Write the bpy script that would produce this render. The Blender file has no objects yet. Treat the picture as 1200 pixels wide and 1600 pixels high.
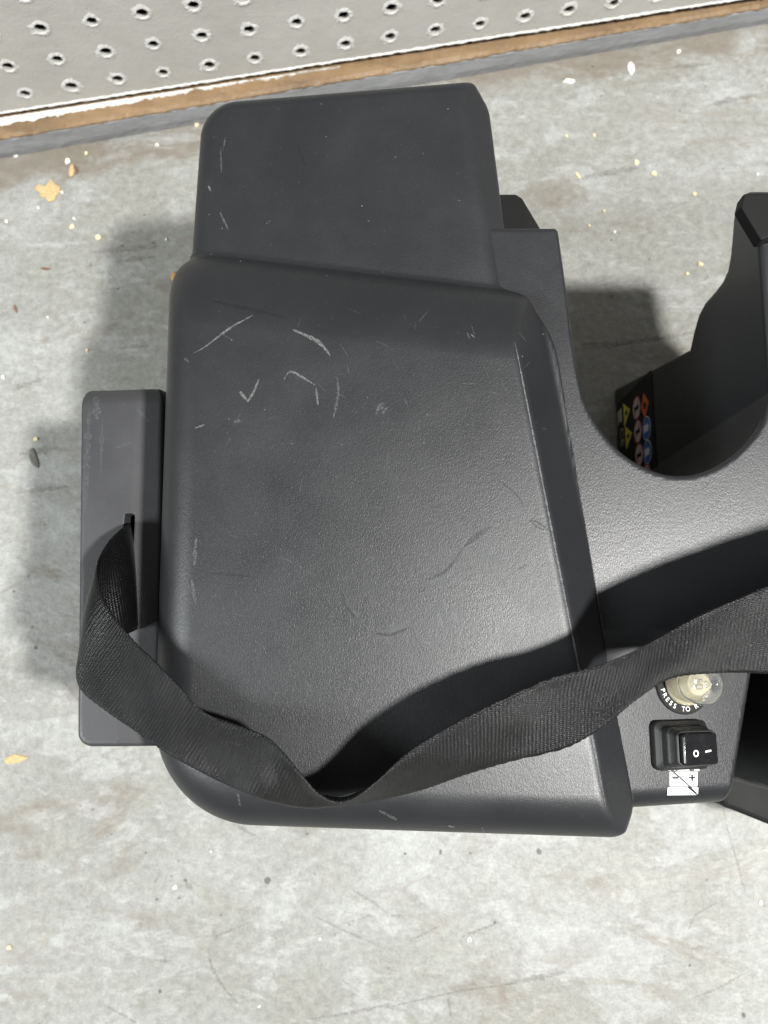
import bpy, bmesh, math, random
import numpy as np
from mathutils import Vector, Matrix

random.seed(7)
rng = np.random.default_rng(7)
sc = bpy.context.scene
COL = sc.collection

# ------------------------------------------------------------------ camera
HC = 800.0                      # lens height above the floor, mm
TILT = math.radians(9.46)       # away from straight down, towards the wall
FPX = 1200.0                    # focal length in pixels of the 1200x1600 photograph
cam_d = bpy.data.cameras.new('camera')
cam = bpy.data.objects.new('camera', cam_d)
COL.objects.link(cam)
cam.location = (0, 0, HC / 1000)
cam.rotation_euler = (TILT, 0, 0)
cam_d.sensor_fit = 'VERTICAL'
cam_d.sensor_height = 36.0
cam_d.sensor_width = 27.0
cam_d.lens = 27.0
cam_d.clip_start = 0.01
cam_d.clip_end = 50
cam_d.dof.use_dof = True
cam_d.dof.focus_distance = 0.47
cam_d.dof.aperture_fstop = 9.0
sc.camera = cam

# ------------------------------------------------------------------ light
world = bpy.data.worlds.new('World')
sc.world = world
world.use_nodes = True
bg = world.node_tree.nodes['Background']
bg.inputs['Color'].default_value = (1.0, 0.99, 0.97, 1)
bg.inputs['Strength'].default_value = 0.21

def lamp(name, loc, target, energy, size, color=(1, 1, 1), shape='DISK', size_y=None):
    d = bpy.data.lights.new(name, 'AREA')
    d.energy = energy
    d.shape = shape
    d.size = size
    if size_y:
        d.size_y = size_y
    d.color = color
    o = bpy.data.objects.new(name, d)
    COL.objects.link(o)
    o.location = loc
    o.rotation_euler = (Vector(target) - Vector(loc)).to_track_quat('-Z', 'Y').to_euler()
    return o

# two bare shop lamps on the ceiling, right and left of the bench aisle: each throws its own floor shadow
lamp('shop_lamp', (1.10, -0.28, 2.45), (0.05, 0.1, 0.3), 138, 0.17, (1.0, 0.99, 0.965))
lamp('shop_lamp', (-2.2, -0.75, 2.25), (0.0, 0.1, 0.2), 104, 1.1, (0.95, 0.99, 1.0))

sc.view_settings.view_transform = 'Standard'
sc.view_settings.look = 'None'
sc.view_settings.exposure = 0.06
sc.view_settings.gamma = 1.0
sc.view_settings.use_curve_mapping = False

# ------------------------------------------------------------------ helpers
CT, ST = math.cos(TILT), math.sin(TILT)

def ray(u, v):
    dx, dy = (u - 600) / FPX, -(v - 800) / FPX
    return np.array([dx, dy * CT + ST, dy * ST - CT])

def P(u, v, z):
    """pixel of the photograph -> point (mm) on the level plane z"""
    d = ray(u, v)
    t = (z - HC) / d[2]
    return np.array([d[0] * t, d[1] * t, z])

def PX(u, v, X):
    """pixel -> point on the upright plane x = X"""
    d = ray(u, v)
    t = X / d[0]
    return np.array([X, d[1] * t, HC + d[2] * t])

def P2(u, v, z):
    return tuple(P(u, v, z)[:2])

def tag(o, label=None, cat=None, group=None, kind=None):
    if label: o['label'] = label
    if cat: o['category'] = cat
    if group: o['group'] = group
    if kind: o['kind'] = kind
    return o

def empty(name, loc=(0, 0, 0)):
    o = bpy.data.objects.new(name, None)
    COL.objects.link(o)
    o.location = loc
    o.empty_display_size = 0.05
    return o

def mesh_obj(name, verts_mm, faces, mat, parent=None, smooth=False):
    me = bpy.data.meshes.new(name)
    me.from_pydata([tuple(float(c) / 1000 for c in v) for v in verts_mm], [], faces)
    me.update()
    if smooth:
        me.polygons.foreach_set('use_smooth', [True] * len(me.polygons))
    o = bpy.data.objects.new(name, me)
    COL.objects.link(o)
    if mat: me.materials.append(mat)
    if parent:
        o.parent = parent
        o.matrix_parent_inverse = parent.matrix_basis.inverted()
    return o

def bm_obj(name, bm, mat, parent=None, smooth=False):
    me = bpy.data.meshes.new(name)
    bm.normal_update()
    bm.to_mesh(me); bm.free()
    if smooth:
        me.polygons.foreach_set('use_smooth', [True] * len(me.polygons))
    o = bpy.data.objects.new(name, me)
    COL.objects.link(o)
    if mat: me.materials.append(mat)
    if parent:
        o.parent = parent
        o.matrix_parent_inverse = parent.matrix_basis.inverted()
    return o

def prism(poly, z0, z1, bevel=0.0, seg=3):
    """bmesh (metres) of an xy polygon given in mm, extruded"""
    bm = bmesh.new()
    vs = [bm.verts.new((p[0] / 1000, p[1] / 1000, z0 / 1000)) for p in poly]
    f = bm.faces.new(vs)
    r = bmesh.ops.extrude_face_region(bm, geom=[f])
    for g in r['geom']:
        if isinstance(g, bmesh.types.BMVert):
            g.co.z = z1 / 1000
    bmesh.ops.recalc_face_normals(bm, faces=bm.faces)
    if bevel:
        bmesh.ops.bevel(bm, geom=list(bm.edges), offset=bevel / 1000, segments=seg, affect='EDGES', profile=0.5, clamp_overlap=True)
    return bm

# ---- node helpers
class NT:
    def __init__(self, name):
        self.m = bpy.data.materials.new(name)
        self.m.use_nodes = True
        self.t = self.m.node_tree
        self.b = self.t.nodes['Principled BSDF']
        self.out = self.t.nodes['Material Output']
        self.tc = self.t.nodes.new('ShaderNodeTexCoord')
    def n(self, typ, **kw):
        nd = self.t.nodes.new(typ)
        for k, v in kw.items():
            if k.startswith('i_'):
                nd.inputs[k[2:].replace('_', ' ')].default_value = v
            else:
                setattr(nd, k, v)
        return nd
    def l(self, a, b):
        self.t.links.new(a, b)
    def mapping(self, scale=(1, 1, 1), rot=(0, 0, 0), loc=(0, 0, 0), src='Object'):
        m = self.n('ShaderNodeMapping')
        m.inputs['Scale'].default_value = scale
        m.inputs['Rotation'].default_value = rot
        m.inputs['Location'].default_value = loc
        self.l(self.tc.outputs[src], m.inputs['Vector'])
        return m.outputs['Vector']
    def noise(self, vec, scale, detail=4, rough=0.55, dist=0.0):
        nd = self.n('ShaderNodeTexNoise')
        nd.inputs['Scale'].default_value = scale
        nd.inputs['Detail'].default_value = detail
        nd.inputs['Roughness'].default_value = rough
        nd.inputs['Distortion'].default_value = dist
        self.l(vec, nd.inputs['Vector'])
        return nd.outputs['Fac']
    def ramp(self, fac, stops):
        r = self.n('ShaderNodeValToRGB')
        el = r.color_ramp.elements
        while len(el) < len(stops): el.new(0.5)
        for e, (p, c) in zip(el, stops):
            e.position = p
            e.color = (c, c, c, 1) if isinstance(c, (int, float)) else (*c, 1)
        self.l(fac, r.inputs['Fac'])
        return r.outputs['Color']
    def mix(self, fac, a, b, mode='MIX'):
        m = self.n('ShaderNodeMix', data_type='RGBA', blend_type=mode)
        for sock, val in ((m.inputs['Factor'], fac), (m.inputs['A'], a), (m.inputs['B'], b)):
            if hasattr(val, 'is_linked'): self.l(val, sock)
            elif isinstance(val, (int, float)): sock.default_value = val if sock.type == 'VALUE' else (val, val, val, 1)
            else: sock.default_value = (*val, 1)
        return m.outputs['Result']
    def math(self, op, a, b=None, c=None):
        m = self.n('ShaderNodeMath', operation=op)
        for i, val in enumerate((a, b, c)):
            if val is None: continue
            if hasattr(val, 'is_linked'): self.l(val, m.inputs[i])
            else: m.inputs[i].default_value = val
        return m.outputs[0]
    def bump(self, h, dist, strength=1.0, prev=None):
        b = self.n('ShaderNodeBump')
        b.inputs['Strength'].default_value = strength
        b.inputs['Distance'].default_value = dist
        self.l(h, b.inputs['Height'])
        if prev is not None: self.l(prev, b.inputs['Normal'])
        return b.outputs['Normal']
    def set(self, **kw):
        for k, v in kw.items():
            s = self.b.inputs[k.replace('_', ' ')]
            if hasattr(v, 'is_linked'): self.l(v, s)
            elif isinstance(v, tuple) and len(v) == 3: s.default_value = (*v, 1)
            else: s.default_value = v
        return self.m

def plain(name, col, rough=0.5, var=0.15, scale=300, bump=0.0, bscale=900, spec=0.5):
    t = NT(name)
    v = t.mapping()
    n = t.noise(v, scale, 4)
    c = t.mix(t.ramp(n, [(0.3, 0.0), (0.7, 1.0)]), tuple(x * (1 - var) for x in col), tuple(min(1, x * (1 + var)) for x in col))
    t.set(Base_Color=c, Roughness=rough)
    t.b.inputs['Specular IOR Level'].default_value = spec
    if bump:
        t.set(Normal=t.bump(t.noise(v, bscale, 2), bump))
    return t.m

# ------------------------------------------------------------------ materials
def mat_plastic(name, base, rough, grain=0.00013, dusty=0.5):
    t = NT(name)
    v = t.mapping()
    vr = t.mapping(scale=(1.0, 0.5, 1), rot=(0, 0, math.radians(-32)))
    g1 = t.noise(vr, 1600, 3, 0.6, 0.6)
    g2 = t.noise(v, 300, 2)
    h = t.math('ADD', g1, t.math('MULTIPLY', g2, 0.35))
    nrm = t.bump(h, grain)
    dust = t.ramp(t.noise(v, 7, 6, 0.65, 0.4), [(0.42, 0.0), (0.75, 1.0)])
    spk = t.ramp(t.noise(v, 520, 2, 0.5), [(0.70, 0.0), (0.78, 1.0)])
    c = t.mix(t.math('MULTIPLY', dust, 0.5 * dusty), base, tuple(x * 1.7 + 0.003 for x in base))
    c = t.mix(t.math('MULTIPLY', spk, 0.10 * dusty), c, (0.35, 0.34, 0.32))
    r = t.math('ADD', t.math('MULTIPLY', dust, 0.08), rough)
    r = t.math('ADD', r, t.math('MULTIPLY', t.math('SUBTRACT', t.noise(v, 26, 5, 0.6), 0.5), 0.17))
    t.set(Base_Color=c, Roughness=r, Normal=nrm)
    return t.m

M_cover = mat_plastic('cover_plastic', (0.012, 0.0126, 0.0140), 0.375)
M_deck = mat_plastic('deck_plastic', (0.012, 0.0126, 0.0140), 0.345)
M_side = mat_plastic('side_box_plastic', (0.030, 0.030, 0.032), 0.46, 0.00008, 1.0)
M_black = mat_plastic('black_plastic', (0.008, 0.008, 0.008), 0.6, 0.0001, 0.2)
M_black.node_tree.nodes['Principled BSDF'].inputs['Specular IOR Level'].default_value = 0.15
M_rubber = plain('black_rubber', (0.012, 0.012, 0.012), 0.5, 0.2, 200, 0.0001)
M_white = plain('white_print', (0.80, 0.80, 0.78), 0.5, 0.05)
M_blackprint = plain('black_print', (0.012, 0.012, 0.012), 0.7, 0.1, spec=0.25)

def mat_gloss():
    t = NT('gloss_black')
    v = t.mapping()
    sm = t.ramp(t.noise(v, 120, 4, 0.6), [(0.4, 0.14), (0.75, 0.34)])
    t.b.inputs['Specular IOR Level'].default_value = 0.3
    t.set(Base_Color=(0.008, 0.008, 0.009), Roughness=sm)
    return t.m
M_gloss = mat_gloss()

def mat_strap():
    t = NT('webbing')
    uv = t.n('ShaderNodeUVMap', uv_map='UVMap')
    sep = t.n('ShaderNodeSeparateXYZ')
    t.l(uv.outputs['UV'], sep.inputs[0])
    u, v = sep.outputs['X'], sep.outputs['Y']       # mm along, mm across
    jit = t.math('MULTIPLY', t.math('SUBTRACT', t.noise(uv.outputs['UV'], 0.30, 3), 0.5), 3.0)
    a = t.math('ADD', t.math('MULTIPLY', u, 1.0), t.math('MULTIPLY', v, 0.22))
    ribs = t.math('SINE', t.math('ADD', t.math('MULTIPLY', a, 2 * math.pi / 2.1), jit))
    warp = t.math('SINE', t.math('ADD', t.math('MULTIPLY', v, 2 * math.pi / 1.25), t.math('MULTIPLY', t.math('GREATER_THAN', ribs, 0.0), math.pi)))
    h = t.math('ADD', t.math('MULTIPLY', ribs, 0.42), t.math('MULTIPLY', warp, 0.5))
    fib = t.noise(uv.outputs['UV'], 3.0, 3)
    h = t.math('ADD', h, fib)
    nrm = t.bump(h, 0.00019)
    lint = t.ramp(t.noise(uv.outputs['UV'], 0.12, 5, 0.7), [(0.45, 0.0), (0.8, 1.0)])
    c = t.mix(t.math('MULTIPLY', lint, 0.5), (0.0035, 0.0035, 0.004), (0.009, 0.0088, 0.0085))
    t.set(Base_Color=c, Roughness=0.31, Normal=nrm)
    t.l(t.math('MULTIPLY_ADD', t.math('MULTIPLY', ribs, warp), 0.32, 0.36), t.b.inputs['Specular IOR Level'])
    t.b.inputs['Sheen Weight'].default_value = 0.0
    t.b.inputs['Sheen Roughness'].default_value = 0.4
    return t.m
M_strap = mat_strap()

def mat_scratch(name, col, lo, hi, amax=1.0, sc_=900):
    t = NT(name)
    v = t.mapping()
    n = t.noise(v, sc_, 4, 0.7)
    a = t.ramp(n, [(lo, 0.0), (hi, 1.0)])
    t.set(Base_Color=col, Roughness=0.6, Alpha=t.math('MULTIPLY', a, amax))
    return t.m
M_scr = mat_scratch('scuffed_plastic', (0.19, 0.19, 0.187), 0.34, 0.72, 0.8)
M_scr_faint = mat_scratch('faint_scuff', (0.17, 0.17, 0.17), 0.40, 0.75, 0.6)
M_hair = mat_scratch('hairline', (0.10, 0.10, 0.10), 0.30, 0.75, 0.5, 600)
M_smear = mat_scratch('dark_rub_mark', (0.010, 0.010, 0.011), 0.36, 0.70, 0.75)
M_fmark = mat_scratch('floor_rub_mark', (0.13, 0.115, 0.095), 0.38, 0.80, 0.6, 500)

# ------------------------------------------------------------------ wall geometry lines (needed by the floor material)
FL0, FL1 = P(0, 248, 0), P(1200, 37, 0)          # foot of the skirting on the floor
wdir = (FL1 - FL0); wdir /= np.linalg.norm(wdir)   # along the wall
wnor = np.array([wdir[1], -wdir[0], 0.0])          # out of the wall, towards the machine
WANG = math.atan2(wdir[1], wdir[0])

def mat_floor():
    t = NT('concrete')
    v = t.mapping()
    vw = t.mapping(rot=(0, 0, -WANG), scale=(0.45, 1.0, 1.0))
    vs = t.mapping(rot=(0, 0, math.radians(8)), scale=(0.5, 1.0, 1.0))
    big = t.noise(v, 4.0, 7, 0.62, 0.8)
    mid = t.noise(vs, 22, 6, 0.62, 0.6)
    fine = t.noise(v, 120, 5, 0.65)
    mid2 = t.noise(vs, 48, 7, 0.66, 0.9)
    c = t.mix(t.ramp(big, [(0.36, 0.0), (0.62, 1.0)]), (0.190, 0.189, 0.170), (0.262, 0.266, 0.252))
    c = t.mix(t.math('MULTIPLY', t.ramp(mid, [(0.42, 1.0), (0.50, 0.0)]), 0.40), c, (0.212, 0.212, 0.185))
    c = t.mix(t.math('MULTIPLY', t.ramp(mid, [(0.55, 0.0), (0.60, 1.0)]), 0.40), c, (0.338, 0.346, 0.336))
    c = t.mix(t.math('MULTIPLY', t.ramp(mid2, [(0.36, 1.0), (0.46, 0.0)]), 0.36), c, (0.192, 0.192, 0.170))
    c = t.mix(t.math('MULTIPLY', t.ramp(mid2, [(0.56, 0.0), (0.63, 1.0)]), 0.34), c, (0.345, 0.352, 0.338))
    grit = t.noise(v, 420, 4, 0.7)
    c = t.mix(0.35, c, t.ramp(grit, [(0.3, 0.18), (0.5, 0.5), (0.7, 0.82)]), 'SOFT_LIGHT')
    c = t.mix(0.55, c, t.ramp(fine, [(0.25, 0.20), (0.5, 0.5), (0.78, 0.82)]), 'SOFT_LIGHT')
    # brown grime, in streaks along the wall, thicker close to it
    geo = t.n('ShaderNodeNewGeometry')
    dot = t.n('ShaderNodeVectorMath', operation='DOT_PRODUCT')
    t.l(geo.outputs['Position'], dot.inputs[0])
    dot.inputs[1].default_value = tuple(wnor)
    off = float(np.dot(FL0, wnor)) / 1000
    dist = t.math('SUBTRACT', dot.outputs['Value'], off)       # metres out from the skirting
    near = t.ramp(t.math('MULTIPLY', dist, 4.0), [(0.0, 1.0), (0.13, 0.55), (0.24, 0.13), (1.0, 0.09)])
    grime_n = t.noise(vw, 17, 7, 0.68, 0.7)
    grime = t.ramp(t.math('ADD', grime_n, t.math('MULTIPLY', near, 0.22)), [(0.585, 0.0), (0.72, 1.0)])
    c = t.mix(t.math('MULTIPLY', grime, 0.70), c, (0.13, 0.104, 0.074))
    # lines of dirt left in the float marks
    ln = t.noise(vw, 9, 4, 0.6, 1.4)
    edge = t.math('ABSOLUTE', t.math('SUBTRACT', ln, 0.5))
    lin = t.ramp(edge, [(0.0, 1.0), (0.012, 0.35), (0.03, 0.0)])
    msk = t.ramp(t.noise(v, 8, 3), [(0.50, 0.0), (0.62, 1.0)])
    c = t.mix(t.math('MULTIPLY', t.math('MULTIPLY', lin, msk), 0.5), c, (0.19, 0.165, 0.135))
    # pits and specks
    pit = t.ramp(t.noise(v, 210, 2, 0.5), [(0.29, 1.0), (0.35, 0.0)])
    c = t.mix(t.math('MULTIPLY', pit, 0.45), c, (0.20, 0.19, 0.17))
    spk = t.n('ShaderNodeTexVoronoi')
    spk.inputs['Scale'].default_value = 46
    t.l(v, spk.inputs['Vector'])
    spd = t.math('MULTIPLY', t.ramp(spk.outputs['Distance'], [(0.05, 1.0), (0.085, 0.0)]), t.ramp(t.noise(v, 30, 2), [(0.5, 0.0), (0.56, 1.0)]))
    c = t.mix(t.math('MULTIPLY', spd, 0.5), c, (0.10, 0.09, 0.08))
    # pale paint dust
    dus = t.ramp(t.noise(v, 260, 3, 0.6), [(0.70, 0.0), (0.76, 1.0)])
    c = t.mix(t.math('MULTIPLY', dus, 0.2), c, (0.6, 0.59, 0.55))
    r = t.math('ADD', t.math('MULTIPLY', mid, 0.35), 0.36)
    h = t.math('ADD', t.math('MULTIPLY', mid, 1.0), t.math('MULTIPLY', fine, 0.5))
    t.set(Base_Color=c, Roughness=r, Normal=t.bump(h, 0.0016))
    return t.m
M_floor = mat_floor()

# ------------------------------------------------------------------ floor
bm = bmesh.new()
bmesh.ops.create_grid(bm, x_segments=2, y_segments=2, size=6.0)
floor = bm_obj('floor', bm, M_floor)
tag(floor, 'grey worn concrete floor', None, kind='structure')

# ------------------------------------------------------------------ perforated wall board with its skirting
def mat_board():
    t = NT('grey_painted_board')
    v = t.mapping()
    n = t.noise(v, 14, 5, 0.6)
    f = t.noise(v, 380, 4, 0.6)
    c = t.mix(t.ramp(n, [(0.3, 0.0), (0.7, 1.0)]), (0.35, 0.338, 0.310), (0.405, 0.393, 0.364))
    c = t.mix(t.ramp(t.noise(v, 60, 3), [(0.70, 0.0), (0.78, 0.4)]), c, (0.33, 0.30, 0.26))
    t.set(Base_Color=c, Roughness=0.55, Normal=t.bump(t.math('ADD', t.math('MULTIPLY', f, 0.5), t.math('MULTIPLY', t.noise(v, 60, 3), 1.0)), 0.0007))
    return t.m
M_board = mat_board()
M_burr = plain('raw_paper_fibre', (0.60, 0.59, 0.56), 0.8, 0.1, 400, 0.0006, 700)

def mat_tan(name, c1, c2, c3):
    t = NT(name)
    v = t.mapping(rot=(0, 0, -WANG), scale=(0.35, 1, 1))
    n = t.noise(v, 60, 6, 0.65)
    c = t.mix(t.ramp(n, [(0.35, 0.0), (0.65, 1.0)]), c1, c2)
    c = t.mix(t.ramp(t.noise(v, 30, 6, 0.7), [(0.50, 0.0), (0.66, 0.85)]), c, c3)
    t.set(Base_Color=c, Roughness=0.6, Normal=t.bump(t.noise(v, 150, 4), 0.0010))
    return t.m
M_tan = mat_tan('rusty_brown_ledge', (0.145, 0.09, 0.043), (0.225, 0.145, 0.075), (0.06, 0.038, 0.022))
M_skirt = mat_tan('grey_skirting_paint', (0.20, 0.205, 0.21), (0.27, 0.275, 0.28), (0.15, 0.15, 0.15))
M_dark = plain('dark_cavity', (0.02, 0.017, 0.014), 0.8)

wall_root = empty('perforated_wall', tuple(FL0 / 1000))
tag(wall_root, 'grey perforated board wall with white burred holes above a rusty brown skirting', 'wall')

def W(s, out, z):
    """along the wall from FL0, out from its foot line, height (mm)"""
    return FL0 + wdir * s + wnor * out + np.array([0, 0, z])
S0, S1 = -500.0, 1650.0

def wall_quad_strip(name, prof, mat, jit=0.0, n=120, s0=S0, s1=S1):
    """profile [(out,z)...], or a function of the run along the wall, swept with a slightly uneven edge"""
    vs, fs = [], []
    pf = prof if callable(prof) else (lambda s: prof)
    k = len(pf(s0))
    for i in range(n + 1):
        s = s0 + (s1 - s0) * i / n
        for (o_, z_) in pf(s):
            vs.append(W(s, o_ + rng.normal() * jit, z_ + rng.normal() * jit))
    for i in range(n):
        for j in range(k):
            a, b = i * k + j, i * k + (j + 1) % k
            fs.append((a, a + k, b + k, b))
    fs.append(tuple(range(k - 1, -1, -1)))
    fs.append(tuple(range(n * k, n * k + k)))
    return mesh_obj(name, vs, fs, mat, wall_root)

# board plane: found from the pixel line of its lower edge at z = ZB
ZB = 41.0
B0, B1 = P(0, 177, ZB), P(1200, -8, ZB)
def sout(p):
    d = p - FL0
    return float(np.dot(d, wdir)), float(np.dot(d, wnor))
(sb0, ob0), (sb1, ob1) = sout(B0), sout(B1)
def board_out(s):
    return ob0 + (ob1 - ob0) * (s - sb0) / (sb1 - sb0)
print('board out', ob0, ob1, 's', sb0, sb1)

def zg(s):
    return 31.0 - 3.0 * min(max(s / 910.0, -0.5), 1.6)
wall_quad_strip('skirting', lambda s: [(0, 0), (1.2, zg(s) * .35), (0.6, zg(s) - 3), (-2, zg(s)), (-60, zg(s)), (-60, 0)], M_skirt, 0.18, 260)
_w = [0.0]
def ledge_prof(s):
    _w[0] = _w[0] * 0.86 + rng.normal() * 0.8
    q = _w[0]
    return [(0.9 + q * .1, zg(s) - 1.5 + q * .6), (0.5, zg(s) + 0.2 + .2 * q), (-3.5, zg(s) + 1.6), (-16, zg(s) + 3), (-58, zg(s) + 5), (-58, zg(s) + .5)]
wall_quad_strip('ledge', ledge_prof, M_tan, 0.35, 520)
# pale ragged strip along the back of the ledge, narrowing to the right
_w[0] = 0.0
def strip_prof(s):
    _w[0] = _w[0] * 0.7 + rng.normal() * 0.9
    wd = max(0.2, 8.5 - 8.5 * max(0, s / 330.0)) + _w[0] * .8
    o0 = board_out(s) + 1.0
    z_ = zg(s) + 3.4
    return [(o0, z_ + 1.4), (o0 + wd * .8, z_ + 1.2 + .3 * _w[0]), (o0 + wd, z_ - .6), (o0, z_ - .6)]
wall_quad_strip('pale_strip', strip_prof, M_burr, 0.15, 260, -300, 400)

# board with real holes, on a tilted-in-plan frame of its own
bdir = (B1 - B0); bdir[2] = 0; bdir /= np.linalg.norm(bdir)
bnor = np.array([bdir[1], -bdir[0], 0.0])
def BW(s, z, out=0.0):
    return B0 + bdir * s + np.array([0, 0, z - ZB]) + bnor * out
# pitch from two holes of the lowest row seen in the photograph
def board_sz(u, v):
    d = ray(u, v)
    t = np.dot(B0 - np.array([0, 0, HC]), bnor) / np.dot(d, bnor)
    p = np.array([0, 0, HC]) + d * t
    return float(np.dot(p - B0, bdir)), float(p[2])
hA, hB = board_sz(42.5, 149), board_sz(397.5, 87.5)
h2a, h2b = board_sz(16.5, 107.5), board_sz(389, 41.5)
h3a = board_sz(67.5, 44)
PITCH = (hB[0] - hA[0]) / 5
ROW = ((h2a[1] + h2b[1]) / 2 - (hA[1] + hB[1]) / 2)
Z1 = (hA[1] + hB[1]) / 2
print('pitch', PITCH, 'row', ROW, 'z1', Z1, hA, hB, h2a, h2b, h3a)
SH2 = (h2a[0] - hA[0])
HR = PITCH * 0.120
TH = 5.0
NSEG = 16
vs, fs = [], []
holes = []
def addv(p):
    vs.append(p); return len(vs) - 1
NROW = 9
for r in range(NROW):
    zc = Z1 + ROW * r
    za = ZB if r == 0 else Z1 + ROW * (r - 0.5)
    zb = Z1 + ROW * (r + 0.5)
    shift = hA[0] + SH2 * r
    shift = shift - math.floor(shift / PITCH) * PITCH
    i0 = int(math.floor((-350 - shift) / PITCH)); i1 = int(math.ceil((1350 - shift) / PITCH))
    for i in range(i0, i1):
        s_c = shift + i * PITCH
        rr = HR * random.uniform(0.93, 1.07)
        cs, cz = s_c + random.uniform(-.8, .8), zc + random.uniform(-.8, .8)
        holes.append((cs, cz, rr))
        sa, sb = s_c - PITCH / 2, s_c + PITCH / 2
        ring = []
        outer = []
        for k in range(NSEG):
            a = 2 * math.pi * (k + 0.5) / NSEG
            ca, sa_ = math.cos(a), math.sin(a)
            ring.append((cs + rr * ca, cz + rr * sa_))
            hx = (sb - cs) if ca > 0 else (cs - sa)
            hz = (zb - cz) if sa_ > 0 else (cz - za)
            tt = min(hx / max(abs(ca), 1e-6), hz / max(abs(sa_), 1e-6))
            outer.append((cs + ca * tt, cz + sa_ * tt))
        # snap the ray nearest each corner to the corner itself
        for (qx, qz) in ((sa, za), (sb, za), (sb, zb), (sa, zb)):
            kk = min(range(NSEG), key=lambda k: (outer[k][0] - qx) ** 2 + (outer[k][1] - qz) ** 2)
            outer[kk] = (qx, qz)
        io = [addv(BW(a, b)) for a, b in outer]
        ii = [addv(BW(a, b)) for a, b in ring]
        ib = [addv(BW(a, b, -TH)) for a, b in ring]
        for k in range(NSEG):
            k2 = (k + 1) % NSEG
            fs.append((io[k], io[k2], ii[k2], ii[k]))
            fs.append((ii[k], ii[k2], ib[k2], ib[k]))
board = mesh_obj('board', vs, fs, M_board, wall_root)
# ragged lower edge of the board
vs, fs = [], []
n = 420
for i in range(n + 1):
    s = -350 + 1700 * i / n
    j = random.gauss(0, 0.7)
    jo = abs(random.gauss(0, 0.5))
    vs += [BW(s, ZB + 2.2 + random.gauss(0, .5), 0.15), BW(s, ZB + 0.6 + j * .5, 0.9 + jo), BW(s, ZB - 1.2 + j, 0.5), BW(s, ZB - 1.0 + j, -TH), BW(s, ZB + 3, -TH)]
for i in range(n):
    for k in range(4):
        a = i * 5 + k
        fs.append((a, a + 1, a + 6, a + 5))
mesh_obj('torn_edge', vs, fs, M_burr, wall_root)
# dark backing behind the holes
wall_quad_strip('backing', [(min(ob0, ob1) - 60, 5), (min(ob0, ob1) - 60, Z1 + ROW * 8.4), (min(ob0, ob1) - 75, Z1 + ROW * 8.4), (min(ob0, ob1) - 75, 5)], M_dark, 0, 2)

# burrs: a torn raised rim round each hole (a few shared meshes)
def burr_mesh(k):
    r_ = random.Random(50 + k)
    vs, fs = [], []
    N = 30
    spikes = [r_.random() for _ in range(4)]
    for i in range(N):
        a = 2 * math.pi * i / N
        ro = 1.62 + r_.uniform(-.15, .2)
        for sp in spikes[:3]:
            d = abs((a / (2 * math.pi) - sp + .5) % 1 - .5)
            ro += max(0, 0.45 * (1 - d / 0.035))
        h = 0.12 + r_.uniform(-.05, .12)
        for (rad, z) in ((0.93, -0.06), (1.03, h), (1.30, h * r_.uniform(.7, 1.0)), (ro, 0.012)):
            vs.append((rad * math.cos(a), z, rad * math.sin(a)))
    for i in range(N):
        j = (i + 1) % N
        for q in range(3):
            fs.append((i * 4 + q, i * 4 + q + 1, j * 4 + q + 1, j * 4 + q))
    me = bpy.data.meshes.new('hole_rim')
    me.from_pydata(vs, [], fs)
    me.materials.append(M_burr)
    return me
burrs = [burr_mesh(k) for k in range(6)]
bang = math.atan2(bdir[1], bdir[0])
def project(p):
    q = np.asarray(p, float) - np.array([0, 0, HC])
    y = q[1] * CT + q[2] * ST; z = -q[1] * ST + q[2] * CT
    return 600 + FPX * q[0] / -z, 800 - FPX * y / -z
for (cs, cz, rr) in holes:
    c = BW(cs, cz, 0.05)
    u, v = project(c)
    if not (-60 < u < 1260 and -70 < v < 400):
        continue
    o = bpy.data.objects.new('hole_rim', random.choice(burrs))
    COL.objects.link(o)
    o.parent = wall_root
    o.matrix_parent_inverse = wall_root.matrix_basis.inverted()
    k = rr / 1000 * random.uniform(0.92, 1.08)
    # local -y of the mesh must point out of the wall
    o.matrix_basis = Matrix.Translation(Vector(c / 1000)) @ Matrix.Rotation(bang, 4, 'Z') @ Matrix.Rotation(math.pi, 4, 'Z') @ Matrix.Rotation(random.uniform(0, 6.28), 4, 'Y') @ Matrix.Scale(k, 4)

# ------------------------------------------------------------------ implicit-surface modelling for the moulded plastic
def smax(a, b, r):
    return np.minimum(-r, np.maximum(a, b)) + np.sqrt(np.maximum(r + a, 0) ** 2 + np.maximum(r + b, 0) ** 2)
def smin(a, b, r):
    return -smax(-a, -b, r)
def poly_sdf(pts, X, Y):
    pts = [np.array(p[:2], float) for p in pts]
    n = len(pts)
    shp = np.broadcast(X, Y)
    d = np.full(shp.shape, 1e12, np.float32)
    sgn = np.ones(shp.shape, np.float32)
    for i in range(n):
        a, b = pts[i], pts[i - 1]
        e = b - a
        wx, wy = X - a[0], Y - a[1]
        h = np.clip((wx * e[0] + wy * e[1]) / (e @ e), 0, 1)
        d = np.minimum(d, (wx - e[0] * h) ** 2 + (wy - e[1] * h) ** 2)
        c1 = Y >= a[1]; c2 = Y < b[1]; c3 = (e[0] * wy) > (e[1] * wx)
        flip = (c1 & c2 & c3) | (~c1 & ~c2 & ~c3)
        sgn = np.where(flip, -sgn, sgn)
    return sgn * np.sqrt(d)
def line_side(p, q, X, Y):
    """signed distance to the xy line p->q; positive to its right"""
    p, q = np.array(p[:2]), np.array(q[:2])
    e = (q - p) / np.linalg.norm(q - p)
    return (X - p[0]) * e[1] - (Y - p[1]) * e[0]
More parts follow.
